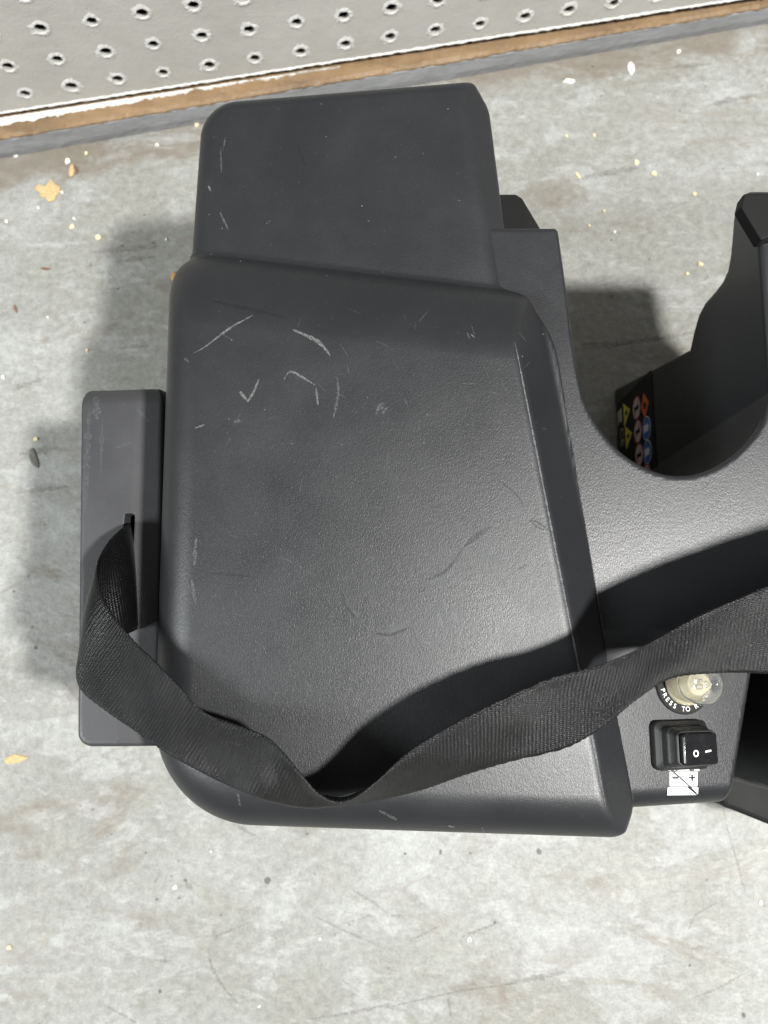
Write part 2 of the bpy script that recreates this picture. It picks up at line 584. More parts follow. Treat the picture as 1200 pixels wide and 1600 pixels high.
def plane3(a, b, c, X, Y, Z, up):
    """signed distance to the plane through three points, normal on the side of `up`"""
    a, b, c = map(np.asarray, (a, b, c))
    n = np.cross(b - a, c - a); n = n / np.linalg.norm(n)
    if n @ np.asarray(up) < 0: n = -n
    return (X - a[0]) * n[0] + (Y - a[1]) * n[1] + (Z - a[2]) * n[2]

def surface(name, fn, lo, hi, h, mat, parent):
    lo = np.array(lo, float); hi = np.array(hi, float)
    ax = [np.arange(lo[i], hi[i] + h, h).astype(np.float32) for i in range(3)]
    F = np.asarray(fn(ax[0][:, None, None], ax[1][None, :, None], ax[2][None, None, :]), np.float32)
    F = np.broadcast_to(F, [len(a) for a in ax])
    S = F < 0
    c = np.zeros([len(a) - 1 for a in ax], np.int8)
    for i in (0, 1):
        for j in (0, 1):
            for k in (0, 1):
                c += S[i:S.shape[0] - 1 + i, j:S.shape[1] - 1 + j, k:S.shape[2] - 1 + k]
    act = (c > 0) & (c < 8)
    idx = np.argwhere(act)
    vid = np.full(act.shape, -1, np.int64)
    vid[act] = np.arange(len(idx))
    corner = {}
    for i in (0, 1):
        for j in (0, 1):
            for k in (0, 1):
                corner[(i, j, k)] = F[idx[:, 0] + i, idx[:, 1] + j, idx[:, 2] + k]
    acc = np.zeros((len(idx), 3)); cnt = np.zeros(len(idx))
    keys = list(corner)
    for a_ in range(8):
        for b_ in range(a_ + 1, 8):
            ka, kb = keys[a_], keys[b_]
            if sum(abs(x - y) for x, y in zip(ka, kb)) != 1: continue
            fa, fb = corner[ka], corner[kb]
            m = (fa < 0) != (fb < 0)
            t = np.where(m, fa / np.where(m, fa - fb, 1), 0)
            pa, pb = np.array(ka, float), np.array(kb, float)
            acc += m[:, None] * (pa + (pb - pa) * t[:, None])
            cnt += m
    pts = lo + (idx + acc / cnt[:, None]) * h
    def f(p): return np.asarray(fn(p[:, 0], p[:, 1], p[:, 2]), np.float64)
    def grad(p, e=0.35):
        g = np.stack([f(p + np.eye(3)[i] * e) - f(p - np.eye(3)[i] * e) for i in range(3)], 1) / (2 * e)
        return g
    for _ in range(2):
        g = grad(pts); gl = np.maximum((g * g).sum(1), 1e-4)
        pts = pts - np.clip((f(pts) / gl), -h, h)[:, None] * g
    g = grad(pts, 0.5)
    nr = g / np.maximum(np.linalg.norm(g, axis=1), 1e-6)[:, None]
    quads = []
    for axis in range(3):
        o1, o2 = [a for a in range(3) if a != axis]
        s0 = [slice(None)] * 3; s1 = [slice(None)] * 3
        s0[axis] = slice(0, -1); s1[axis] = slice(1, None)
        for o in (o1, o2):
            s0[o] = slice(1, -1); s1[o] = slice(1, -1)
        A, B = S[tuple(s0)], S[tuple(s1)]
        e = np.argwhere(A != B)
        inside_first = A[A != B]
        base = e.copy(); base[:, o1] += 1; base[:, o2] += 1
        def cell(d1, d2):
            q = base.copy(); q[:, o1] -= d1; q[:, o2] -= d2
            return vid[q[:, 0], q[:, 1], q[:, 2]]
        q = np.stack([cell(1, 1), cell(0, 1), cell(0, 0), cell(1, 0)], 1)
        flip = inside_first if axis != 1 else ~inside_first
        q[~flip] = q[~flip][:, ::-1]
        quads.append(q)
    quads = np.concatenate(quads)
    me = bpy.data.meshes.new(name)
    me.vertices.add(len(pts)); me.vertices.foreach_set('co', (pts / 1000).astype(np.float32).ravel())
    me.loops.add(len(quads) * 4); me.loops.foreach_set('vertex_index', quads.astype(np.int32).ravel())
    me.polygons.add(len(quads))
    me.polygons.foreach_set('loop_start', np.arange(0, len(quads) * 4, 4, dtype=np.int32))
    me.update(calc_edges=True)
    me.validate()
    me.polygons.foreach_set('use_smooth', np.ones(len(me.polygons), bool))
    me.normals_split_custom_set_from_vertices([tuple(v) for v in nr])
    me.materials.append(mat)
    o = bpy.data.objects.new(name, me)
    COL.objects.link(o)
    o.parent = parent
    o.matrix_parent_inverse = parent.matrix_basis.inverted()
    print(name, len(pts), 'verts', len(quads), 'quads', pts.min(0), pts.max(0))
    return o

# ------------------------------------------------------------------ the machine
ZT, ZU, ZD, ZS = 351.0, 330.0, 319.0, 285.0      # bulge top, upper part, deck, side box
root = empty('battery_machine', (0.0, 0.05, 0.0))
tag(root, 'black moulded plastic machine housing with a webbing strap standing on concrete floor', 'machine')

# -- cover
L_top = [P(795, 470, ZT + 4), P(945, 1250, ZT - 4)]
L_bot = [P(862, 520, 327), P(988, 1262, ZD + 1)]
bul_plan = [P2(283, 300, 330), P2(251, 640, 330), P2(238, 960, 328), P2(246, 1120, 326), P2(262, 1318, 318), P2(500, 1318, 318), P2(1100, 1326, 318), P2(1100, 300, 330)]
stepA, stepB = P(330, 392, ZU), P(795, 446, ZU)
stepC = P(560, 452, ZT + 4)
up_plan = [P2(330, 157, 328), P2(770, 121, 328), P2(830, 700, 328), P2(276, 700, 328), P2(297, 330, 328)]
upT = [P(731, 130, ZU), P(766, 437, ZU)]
upB = [P(757, 150, ZU - 9), P(797, 434, ZU - 9)]
corner_cut = [P(991, 1262, ZD), P(955, 1316, ZD)]

Y_BEND = P(1000, 985, ZD)[1]
def ZDK(Y):
    return ZD + 0.032 * np.maximum(Y - Y_BEND, 0)
def cover_fn(X, Y, Z):
    vstep = line_side(P2(345, 366, ZU), P2(800, 424, ZU), X, Y) * -1.0     # >0 beyond the step
    left = -line_side(P2(245, 1000, 328), P2(268, 400, 330), X, Y)
    front = line_side(P2(200, 1280, 318), P2(1100, 1311, 318), X, Y)
    side = smax(smax(left, front, 60), vstep, 34)
    side = side + (Z - 325) * 0.03
    top = Z - ZT - 0.030 * (Y - 40) + 0.00004 * ((X + 10) ** 2)
    b = smax(top, side, 27)
    ch = plane3(L_top[0], L_top[1], L_bot[0] * 0.5 + L_bot[1] * 0.5 , X, Y, Z, (1, 0, 1))
    stp = plane3(stepA, stepB, stepC, X, Y, Z, (0, 1, 1))
    low = smax(line_side(L_bot[1], L_bot[0], X, Y), vstep, 56)
    b = smax(b, stp, 24)
    b = smax(b, ch, 3.2)
    b = smax(b, low + 0 * Z, 2.0)
    lip = smax(smax(low - 1.6, Z - ZDK(Y) - 2.6, 2.0), np.maximum(np.maximum(side, vstep + 16), -14 - low), 2)
    b = smin(b, lip, 1.6)
    cc = line_side(corner_cut[1], corner_cut[0], X, Y)
    b = smax(b, cc, 4)
    # upper part
    us = smax(-line_side(up_plan[0], up_plan[1], X, Y), -line_side(P2(272, 700, 328), P2(311, 200, 328), X, Y), 24)
    us = us + (Z - 325) * 0.03
    u = smax(Z - ZU - 0.02 * (Y - 240), us, 11)
    uch = plane3(upT[0], upT[1], upB[1], X, Y, Z, (1, 0, 1))
    u = smax(u, uch, 3)
    ulow = line_side(P2(798, 434, ZD), P2(760, 140, ZD), X, Y)
    u = smax(u, ulow + 0 * Z, 2)
    ucc = line_side(P2(766, 172, ZD), P2(728, 122, ZD), X, Y)
    u = smax(u, ucc + 0 * Z, 4)
    u = np.maximum(u, stepA[1] - 60 - Y + 0 * X)
    r = smin(b, u, 3.5)
    return np.maximum(r, 40 - Z)
cover = surface('cover', cover_fn, (-215, -235, 34), (230, 430, 368), 2.0, M_cover, root)

# -- deck / chassis with the U-shaped notch
ZC = 326.0
nc = P(1065, 598, ZC)                       # centre of the notch
nr_ = (P(1207, 598, ZC) - nc)[0]
XR = nc[0] + nr_                            # its straight right wall
dk_corner = P(873, 357, ZC)
prof_px = [(953, 760), (953, 690), (960, 610), (1079, 546), (1085, 518), (1093, 491), (1103, 472), (1118, 455), (1130, 440), (1138, 422), (1142, 400), (1145, 370), (1147, 342), (1151, 325), (1160, 304), (1170, 300), (1235, 300)]
prof = [PX(u, v, XR) for u, v in prof_px]
rprof = [(p[1], p[2]) for p in prof]
print('XR', XR, 'profile', [(round(a), round(b)) for a, b in rprof])
rprof = [(-400, -40)] + [(rprof[1][0], -40)] + [(a, max(b, 2)) for a, b in rprof[1:]] + [(rprof[-1][0], 500), (-400, 500)]
dk_front = P(1060, 1268, ZC - 8)
r_edge = [P(1228, 960, ZC), P(1174, 1240, ZC)]
l_wall = [P(873, 357, ZC), P(907, 598, ZC)]

notch_px = [(866, 300), (872, 357), (886, 450), (896, 525), (906, 585), (917, 624), (936, 660), (966, 696), (1000, 721), (1040, 737), (1078, 740), (1118, 729), (1155, 705), (1182, 676), (1199, 645), (1206, 612)]
notch_pts = [np.array(P2(u, v, ZC)) for u, v in notch_px]
_sm = []
for i in range(1, len(notch_pts) - 2):
    p0, p1, p2, p3 = notch_pts[i - 1:i + 3]
    for k in range(4):
        t_ = k / 4
        _sm.append(0.5 * ((2 * p1) + (-p0 + p2) * t_ + (2 * p0 - 5 * p1 + 4 * p2 - p3) * t_ * t_ + (-p0 + 3 * p1 - 3 * p2 + p3) * t_ ** 3))
XR = float(notch_pts[-1][0])
notch_poly = [notch_pts[0] + (notch_pts[0] - notch_pts[1]) * 4] + _sm + [notch_pts[-1], np.array([XR, 700.0])]

PSL = 0.26                                  # the control panel leans over to the right
PX0 = P(1000, 1150, ZD)[0]
def deck_fn(X, Y, Z):
    top = Z - ZDK(Y) + PSL * (X - PX0) * np.clip((Y_BEND - Y) / 22, 0, 1)
    front = line_side(P2(900, 1263, ZD - 8), P2(1200, 1257, ZD - 8), X, Y) + (Z - ZD) * 0.06
    rside = line_side(r_edge[1], r_edge[0], X, Y)
    rkeep = line_side(P2(1100, 930, ZC), P2(1300, 905, ZC), X, Y)      # the deck runs on to the right above this line
    rgap = -line_side(P2(1300, 1300, ZC), P2(1330, 960, ZC), X, Y)     # and again past a narrow recess
    rcut = np.minimum(np.minimum(rside, rkeep), rgap)
    d = smax(top, front, 13)
    d = smax(d, rcut + 0 * Z, 3)
    d = np.maximum(d, 55 - X + 0 * Z)
    d = np.maximum(d, X - 400 + 0 * Z)
    d = smax(d, -poly_sdf(notch_poly, X, Y) + 0 * Z, 3.2)
    # back ends: left lobe ends square, right lobe follows the arm profile
    dl = Y - dk_corner[1] + 0 * X
    dr = poly_sdf(rprof, Y, Z) + 0 * X
    back = np.where(X < nc[0], dl + 0 * Z, dr)
    d = smax(d, back, 2.4)
    return np.maximum(d, 0.5 - Z)
deck = surface('deck', deck_fn, (50, -225, -4), (406, 420, 348), 2.2, M_deck, root)

# dark bracket ends that stick out beyond the deck
bp = [P2(690, 303, 300), P2(806, 303, 300), P2(816, 309, 300), P2(850, 366, 300), P2(690, 366, 300)]
bm_obj('bracket', prism(bp, 150, 300, 1.2), M_black, root)
bp = [P2(1163, 302, 337), P2(1330, 300, 337), P2(1330, 340, 337), P2(1203, 370, 337), P2(1190, 375, 337), P2(1158, 322, 337)]
bm_obj('bracket', prism(bp, 326, 337, 1.2), M_black, root)

# lower base seen past the right end of the control panel
q = [P2(1130, 1261, 150), P2(1145, 1266, 150), P2(1330, 1340, 150), P2(1330, 900, 150), P2(1100, 900, 150)]
bm_obj('base_block', prism(q, 0.2, 150, 4), M_black, root)

# -- side box with the strap slot
sb = [P2(129, 612, ZS), P2(250, 606, ZS), P2(250, 1164, ZS), P2(134, 1164, ZS), P2(124, 1146, ZS)]
sl0, sl1 = P(196, 803, ZS), P(209, 985, ZS)
def side_fn(X, Y, Z):
    far = -line_side(P2(120, 600, ZS), P2(260, 595, ZS), X, Y)
    near = line_side(P2(120, 1167, ZS), P2(260, 1167, ZS), X, Y)
    lft = -line_side(P2(120, 1150, ZS), P2(126, 620, ZS), X, Y)
    rgt = line_side(P2(246, 1165, ZS), P2(254, 605, ZS), X, Y)
    plan = smax(smax(lft, near, 9), far, 5)
    plan = np.maximum(plan, rgt) + (Z - ZS) * 0.02
    xm = P(203, 800, ZS)[0]
    top = Z - ZS + np.maximum(X - xm, 0) * 0.10
    d = smax(top, plan, 3)
    d = smax(d, far + (Z - ZS) * .3, 16)
    slot = np.maximum(np.abs(X - xm) - 3.2, np.abs(Y - (sl0[1] + sl1[1]) / 2) - abs(sl0[1] - sl1[1]) / 2)
    slot = np.maximum(slot, 150 - Z)
    d = np.maximum(d, -slot)
    return np.maximum(d, 60 - Z)
side_box = surface('side_box', side_fn, (-250, -160, 54), (-120, 200, 292), 1.8, M_side, root)

bm_obj('mounting_plate', prism([(-190, -70), (-120, -70), (-120, 80), (-190, 80)], 110, 230, 2), M_black, root)

# -- strap
# sections: (pixel of edge A, height) (pixel of edge B, height)
SEC = [
    ((203, 817, 262), (214, 984, 262)),
    ((202, 818, 290), (213, 984, 290)),
    ((190, 826, 306), (196, 992, 309)),
    ((168, 848, 320), (163, 1008, 322)),
    ((152, 882, 333), (132, 1030, 330)),
    ((158, 925, 345), (119, 1052, 336)),
    ((180, 965, 350), (130, 1082, 338)),
    ((211, 1003, 358), (170, 1114, 350)),
    ((245, 1036, 364), (215, 1145, 356)),
    ((283, 1076, 367), (258, 1175, 360)),
    ((321, 1113, 369), (300, 1199, 361)),
    ((367, 1131, 374), (352, 1225, 360)),
    ((417, 1152, 382), (404, 1247, 358)),
    ((446, 1180, 388), (446, 1258, 352)),
    ((473, 1213, 394), (484, 1263, 353)),
    ((497, 1240, 396), (512, 1261, 354)),
    ((526, 1254, 396), (545, 1258, 356)),
    ((556, 1246, 396), (578, 1252, 358)),
    ((590, 1220, 398), (614, 1245, 360)),
    ((640, 1174, 402), (665, 1232, 366)),
    ((700, 1136, 406), (728, 1210, 374)),
    ((770, 1100, 410), (800, 1189, 382)),
    ((860, 1060, 414), (885, 1168, 392)),
    ((932, 1041, 418), (945, 1133, 400)),
    ((989, 1018, 422), (996, 1092, 404)),
    ((1036, 993, 426), (1048, 1060, 406)),
    ((1095, 961, 430), (1113, 1052, 408)),
    ((1150, 937, 434), (1165, 1051, 410)),
    ((1215, 910, 438), (1225, 1052, 412)),
    ((1320, 870, 440), (1330, 1040, 414)),
    ((1560, 800, 442), (1580, 980, 418)),
    ((1800, 740, 352), (1820, 910, 345)),
]
def sag(px, z):
    k = 0.84 - 0.20 * min(max((px - 760) / 240, 0), 1)
    return 358 + (z - 352) * k
SEC = [(a, b) if i < 12 else ((a[0], a[1], sag(a[0], a[2])), (b[0], b[1], sag(b[0], b[2]))) for i, (a, b) in enumerate(SEC)]
A = np.array([P(*a) for a, b in SEC]); Bq = np.array([P(*b) for a, b in SEC])
def catmull(pts, per):
    out = []
    n = len(pts)
    for i in range(n - 1):
        p0, p1, p2, p3 = pts[max(i - 1, 0)], pts[i], pts[i + 1], pts[min(i + 2, n - 1)]
        for k in range(per):
            t = k / per
            out.append(0.5 * ((2 * p1) + (-p0 + p2) * t + (2 * p0 - 5 * p1 + 4 * p2 - p3) * t * t + (-p0 + 3 * p1 - 3 * p2 + p3) * t ** 3))
    out.append(pts[-1])
    return np.array(out)
PER, NA = 16, 20
Ac, Bc = catmull(A, PER), catmull(Bq, PER)
mid = (Ac + Bc) / 2
al = np.concatenate([[0], np.cumsum(np.linalg.norm(np.diff(mid, axis=0), axis=1))])
print('strap widths', [round(float(np.linalg.norm(a - b))) for a, b in zip(A, Bq)])
tang = np.gradient(mid, axis=0); tang /= np.linalg.norm(tang, axis=1)[:, None]
acr = (Bc - Ac); wid = np.linalg.norm(acr, axis=1); acr = acr / wid[:, None]
nrm = np.cross(tang, acr); nrm /= np.linalg.norm(nrm, axis=1)[:, None]
vs, uvs, fs = [], [], []
TKS = 0.75
for sgn in (1, -1):
    for i in range(len(mid)):
        for j in range(NA + 1):
            f = j / NA
            ed = 0.28 * math.sin(al[i] * 2 * math.pi / 2.3) * (1 if j == NA else -1 if j == 0 else 0)
            thin = 0.35 if j in (0, NA) else 1.0
            cup = (4 * f * (1 - f)) * 2.6 * math.sin(al[i] / 21.0 + 0.6) + 0.9 * math.sin(al[i] / 9.0) * math.sin(6.28 * f)
            cup *= min(1, al[i] / 60.0)
            p = Ac[i] + (Bc[i] - Ac[i]) * f + acr[i] * ed + nrm[i] * (sgn * TKS * thin + cup)
            vs.append(p); uvs.append((al[i], f * 50.0))
NN = len(mid) * (NA + 1)
R_ = NA + 1
for i in range(len(mid) - 1):
    for j in range(NA):
        a = i * R_ + j
        fs.append((a, a + 1, a + R_ + 1, a + R_))
        fs.append((NN + a, NN + a + R_, NN + a + R_ + 1, NN + a + 1))
    for j in (0, NA):
        a = i * R_ + j
        q = (a, a + R_, NN + a + R_, NN + a)
        fs.append(q if j == 0 else q[::-1])
strap = mesh_obj('strap', vs, fs, M_strap, root, True)
uvl = strap.data.uv_layers.new(name='UVMap')
li = np.empty(len(strap.data.loops), np.int32); strap.data.loops.foreach_get('vertex_index', li)
uvl.data.foreach_set('uv', np.array(uvs, np.float32)[li].ravel())
strap['label'] = 'black woven webbing strap twisted across the cover'

# -- control panel ---------------------------------------------------------
def rounded_rect(cx, cy, w, h, r, n=5, ang=0.0):
    out = []
    for (sx, sy, a0) in ((1, 1, 0), (-1, 1, 90), (-1, -1, 180), (1, -1, 270)):
        for k in range(n + 1):
            a = math.radians(a0 + 90 * k / n)
            x, y = sx * (w / 2 - r) + r * math.cos(a), sy * (h / 2 - r) + r * math.sin(a)
            out.append((cx + x * math.cos(ang) - y * math.sin(ang), cy + x * math.sin(ang) + y * math.cos(ang)))
    return out
def stack(name, secs, mat, parent, cap=True, smooth=True):
    """loft of equal-count rings [(ring, z)], closed on top"""
    vs, fs = [], []
    n = len(secs[0][0])
    for ring, z in secs:
        for i, p in enumerate(ring):
            vs.append((p[0], p[1], z[i] if isinstance(z, (list, tuple)) else z))
    for k in range(len(secs) - 1):
        for i in range(n):
            j = (i + 1) % n
            fs.append((k * n + i, k * n + j, (k + 1) * n + j, (k + 1) * n + i))
    if cap: fs.append(tuple((len(secs) - 1) * n + i for i in range(n)))
    return mesh_obj(name, vs, fs, mat, parent, smooth)
def circle(cx, cy, r, n=40):
    return [(cx + r * math.cos(2 * math.pi * i / n), cy + r * math.sin(2 * math.pi * i / n)) for i in range(n)]

swc = P(1058, 1162, ZD - 9)                       # foot of the rocker switch on the panel
sx, sy = swc[0], swc[1]
sw = mesh_obj('switch', [(p[0], p[1], ZD + 3) for p in rounded_rect(sx, sy, 36, 29, 4)], [tuple(range(24))], M_rubber, root)
sw.data.clear_geometry()
def ringz(w, h, r, dx=0, dy=0):
    return rounded_rect(sx + dx, sy + dy, w, h, r)
tmp = stack('switch_base', [(ringz(37, 29, 4), ZD - 1), (ringz(37, 29, 4), ZD + 4), (ringz(36, 28, 4), ZD + 5), (ringz(31.5, 24.5, 4), ZD + 6),
                       (ringz(30, 23, 4), ZD + 7.5), (ringz(30.5, 23.5, 4), ZD + 11), (ringz(29, 22.5, 4), ZD + 12.5), (ringz(27.5, 21, 4), ZD + 13.2),
                       (ringz(27, 20.5, 3.5), ZD + 18), (ringz(26.2, 20, 3.5), ZD + 19.2), (ringz(24.5, 18.6, 3), ZD + 19.4), (ringz(24.3, 18.4, 3), ZD + 17)], M_rubber, root)
sw.data = tmp.data
bpy.data.objects.remove(tmp)
# tilted glossy rocker: the I end pressed down
def rock(x): return ZD + 22.6 - (x - sx) * 0.10
rk = []
for (w, h, dz) in ((23.6, 17.6, -6), (23.6, 17.6, -0.05), (22.8, 16.8, 0.0), (12, 8, 0.0), (2, 1.2, 0.0)):
    ring = rounded_rect(sx, sy, w, h, min(1.6, h / 3))
    rk.append((ring, [rock(p[0]) + dz for p in ring]))
rocker = stack('rocker', rk, M_gloss, sw)
def mark(name, poly, zf, mat, parent, holes=None):
    """flat printed mark: polygon (xy, mm) following a height function"""
    vs = [(p[0], p[1], zf(p[0]) if callable(zf) else zf) for p in poly]
    return mesh_obj(name, vs, [tuple(range(len(vs)))], mat, parent)
def ring_mark(name, cx, cy, r0, r1, zf, mat, parent, n=28):
    vs, fs = [], []
    for r in (r0, r1):
        for i in range(n):
            x, y = cx + r * math.cos(2 * math.pi * i / n), cy + r * math.sin(2 * math.pi * i / n)
            vs.append((x, y, zf(x) if callable(zf) else zf))
    for i in range(n):
        j = (i + 1) % n
        fs.append((i, n + i, n + j, j))
    return mesh_obj(name, vs, fs, mat, parent)
zr = lambda x: rock(x) + 0.12
ring_mark('off_symbol', sx - 4.0, sy - 2.2, 1.15, 1.95, zr, M_white, rocker)
ob = rounded_rect(sx + 5.0, sy - 1.3, 4.4, 1.0, .3, 2, 0.12)
mark('on_symbol', ob, zr, M_white, rocker)

# printed battery pictogram with a slash
def PP(u, v, lift):
    d = ray(u, v)
    t = (ZD + lift + PSL * PX0 - HC) / (d[2] + PSL * d[0])
    return np.array([0, 0, HC]) + d * t
ZI = ZD + 0.25
bat = mesh_obj('battery_symbol', [], [], M_white, root)
bvs, bfs = [], []
def add_poly(pts):
    i0 = len(bvs)
    for (u, v) in pts:
        bvs.append(PP(u, v, 0.25))
    bfs.append(tuple(range(i0, i0 + len(pts)))[::-1])
def rect(u0, v0, u1, v1): return [(u0, v0), (u1, v0), (u1, v1), (u0, v1)]
# tray, two halves of the case split by the slash, terminals
add_poly([(1043.5, 1230.5), (1074, 1230.5), (1086, 1240.5), (1088.5, 1242), (1042.5, 1242.5)])
add_poly([(1080.5, 1230.5), (1091, 1230.5), (1090.5, 1241), ])
add_poly([(1046.5, 1206), (1049.5, 1206), (1076, 1228.5), (1046.5, 1228.5)])
add_poly([(1054.5, 1206), (1090, 1206), (1089.5, 1228.5), (1079.5, 1228.5)])
add_poly(rect(1044.5, 1198, 1048, 1204.5)); add_poly([(1052, 1200), (1053, 1204), (1056, 1204), (1054, 1200)])
add_poly(rect(1059, 1201, 1077, 1204.5)); add_poly(rect(1084.5, 1200, 1092.5, 1204.5))
me = bat.data
me.from_pydata([tuple(p / 1000) for p in bvs], [], bfs); me.update()
ZI2 = ZI + 0.2
def dark(name, quads_):
    vs, fs = [], []
    for qd in quads_:
        i0 = len(vs)
        vs += [PP(u, v, 0.45) for u, v in qd]
        fs.append(tuple(range(i0, i0 + len(qd)))[::-1])
    return mesh_obj(name, vs, fs, M_blackprint, bat)
dark('minus_sign', [rect(1050.5, 1214, 1060, 1217)])
dark('plus_sign', [rect(1076.5, 1213.9, 1086.5, 1216.5), rect(1080.3, 1210, 1082.9, 1213.9), rect(1080.3, 1216.5, 1082.9, 1220.5)])

# breaker button: black ring plate, clear boot over a cream reset button
bc = P(1068, 1066, ZD - 9)
bx_, by_ = bc[0], bc[1]
br = stack('breaker', [(circle(bx_, by_, 19.5), ZD - 1), (circle(bx_, by_, 19.5), ZD + 1.2), (circle(bx_, by_, 18.8), ZD + 1.8), (circle(bx_, by_, 5), ZD + 1.8)], M_blackprint, root, True, False)
def mat_cream():
    t = NT('cream_button')
    v = t.mapping()
    c = t.mix(t.noise(v, 150, 3), (0.82, 0.72, 0.45), (0.88, 0.82, 0.62))
    t.set(Base_Color=c, Roughness=0.4)
    return t.m
M_cream = mat_cream()
btn = stack('reset_button', [(circle(bx_, by_, 13.0), ZD + 1.8), (circle(bx_, by_, 13.0), ZD + 5), (circle(bx_, by_, 12.4), ZD + 6), (circle(bx_, by_, 10.6), ZD + 6.2), (circle(bx_, by_, 10.4), ZD + 9),
            (circle(bx_, by_, 8.2), ZD + 9.6), (circle(bx_, by_, 7.2), ZD + 15), (circle(bx_, by_, 6.6), ZD + 15.6), (circle(bx_, by_, 2), ZD + 15.6)], M_cream, br)
def mat_boot():
    t = NT('clear_boot')
    v = t.mapping()
    t.set(Base_Color=(0.92, 0.92, 0.90), Roughness=0.05)
    t.b.inputs['Transmission Weight'].default_value = 0.95
    t.b.inputs['IOR'].default_value = 1.38
    return t.m
M_boot = mat_boot()
bs = []
for (r, z) in ((13.6, 2.0), (13.8, 3.5), (13.2, 6.8), (11.2, 8.0), (10.8, 10.0), (12.3, 16), (12.7, 19), (12.2, 22.5), (10.2, 26), (6.4, 28.4), (1.2, 29.2)):
    bs.append((circle(bx_, by_, r, 48), ZD + z))
for (r, z) in ((1.0, 28.4), (6.0, 27.6), (9.6, 25.3), (11.5, 22.2), (12.0, 19), (11.6, 16), (10.1, 10.2)):
    bs.append((circle(bx_, by_, r, 48), ZD + z))
stack('clear_boot', bs, M_boot, br, False)

def text_obj(name, txt, size, mat, parent, loc, rotz, zoff=0.0, align='CENTER'):
    cu = bpy.data.curves.new(name, 'FONT')
    cu.body = txt; cu.size = size / 1000; cu.align_x = align; cu.align_y = 'CENTER'
    cu.offset = 0.0
    cu.resolution_u = 3
    o = bpy.data.objects.new(name, cu); COL.objects.link(o)
    dg = bpy.context.evaluated_depsgraph_get()
    me = bpy.data.meshes.new_from_object(o.evaluated_get(dg))
    bpy.data.objects.remove(o)
    me.materials.clear(); me.materials.append(mat)
    o = bpy.data.objects.new(name, me); COL.objects.link(o)
    M = Matrix.Translation(Vector(loc) / 1000) @ (rotz if isinstance(rotz, Matrix) else Matrix.Rotation(rotz, 4, 'Z'))
    me.transform(M)
    if parent:
        o.parent = parent
        o.matrix_parent_inverse = parent.matrix_basis.inverted()
    return o
M_greyprint = plain('grey_print', (0.42, 0.40, 0.33), 0.5, 0.1)
text_obj('rating_number', '50', 7.5, M_greyprint, btn, (bx_, by_, ZD + 15.8), math.radians(-90))
ringtxt = 'PRESS TO RESET'
for i, chh in enumerate(ringtxt):
    if chh == ' ': continue
    a = math.radians(196 + i * 11.2)
    text_obj('lettering', chh, 4.2, M_white, br, (bx_ + 16.2 * math.cos(a), by_ + 16.2 * math.sin(a), ZD + 2.0), a + math.pi / 2)

# lean everything on the panel over with it
_piv = Vector((PX0 / 1000, 0, ZD / 1000))
_lean = Matrix.Translation(_piv) @ Matrix.Rotation(math.atan(PSL), 4, 'Y') @ Matrix.Translation(-_piv)
def lean(o):
    o.data.transform(_lean)
    for c_ in o.children: lean(c_)
for o in (sw, br): lean(o)

# -- safety label on the notch wall (its upright is +z, its run is along y)
def mat_col(n, c): return plain(n, c, 0.45, 0.08)
M_yel, M_org, M_blu, M_pnk = mat_col('label_yellow', (0.62, 0.58, 0.03)), mat_col('label_orange', (0.75, 0.13, 0.02)), mat_col('label_blue', (0.05, 0.14, 0.50)), mat_col('label_pale', (0.62, 0.52, 0.50))
M_red = mat_col('label_red', (0.50, 0.12, 0.11))
XL = XR - 0.5
lab = empty('safety_label')
bpy.data.objects.remove(lab)
def lab_yz(u, v):
    p = PX(u, v, XR); return p[1], p[2]
lpts = [lab_yz(968, 628), lab_yz(1022, 603), lab_yz(1032, 745), lab_yz(975, 745)]
y_hi = max(p[0] for p in lpts); y_lo = min(p[0] for p in lpts)
z_lo = lab_yz(966, 650)[1]; z_hi = lab_yz(1022, 650)[1]
label = mesh_obj('safety_label', [(XL, y_hi, z_lo), (XL, y_lo, z_lo), (XL, y_lo, z_hi), (XL, y_hi, z_hi)], [(3, 2, 1, 0)], M_blackprint, root)
label['label'] = 'black safety label with coloured pictograms inside the notch'
def disc(name, u, v, r, mat, parent, lift, n=28, r0=0.0):
    y, z = lab_yz(u, v)
    vs = [(XL - lift, y + r * math.cos(2 * math.pi * i / n), z + r * math.sin(2 * math.pi * i / n)) for i in range(n)]
    if r0:
        vs += [(XL - lift, y + r0 * math.cos(2 * math.pi * i / n), z + r0 * math.sin(2 * math.pi * i / n)) for i in range(n)]
        return mesh_obj(name, vs, [(i, (i + 1) % n, n + (i + 1) % n, n + i) for i in range(n)], mat, parent)
    return mesh_obj(name, vs, [tuple(range(n))], mat, parent)
def lpoly(name, u, v, pts, mat, parent, lift):
    """pts in mm as (across, up); across runs to the reader's right (= -y)"""
    y, z = lab_yz(u, v)
    return mesh_obj(name, [(XL - lift, y - a, z + b) for a, b in pts], [tuple(range(len(pts)))], mat, parent)
RD = 11.5
for (u, v) in ((996, 637.5), (998, 674), (1000, 711), (1012, 743)):
    d0 = disc('prohibition_sign', u, v, RD, M_pnk, label, 0.3)
    disc('ring', u, v, RD, M_red, d0, 0.5, 28, RD * .86)
    lpoly('slash', u, v, [(-7, 6), (-6, 7.2), (7, -6), (6, -7.2)], M_red, d0, 0.6)
    lpoly('figure', u, v, [(-2.4, -6), (2.4, -6), (1.6, 1), (3, 5), (0, 7.4), (-3, 4), (-1.2, 1)], M_blackprint, d0, 0.7)
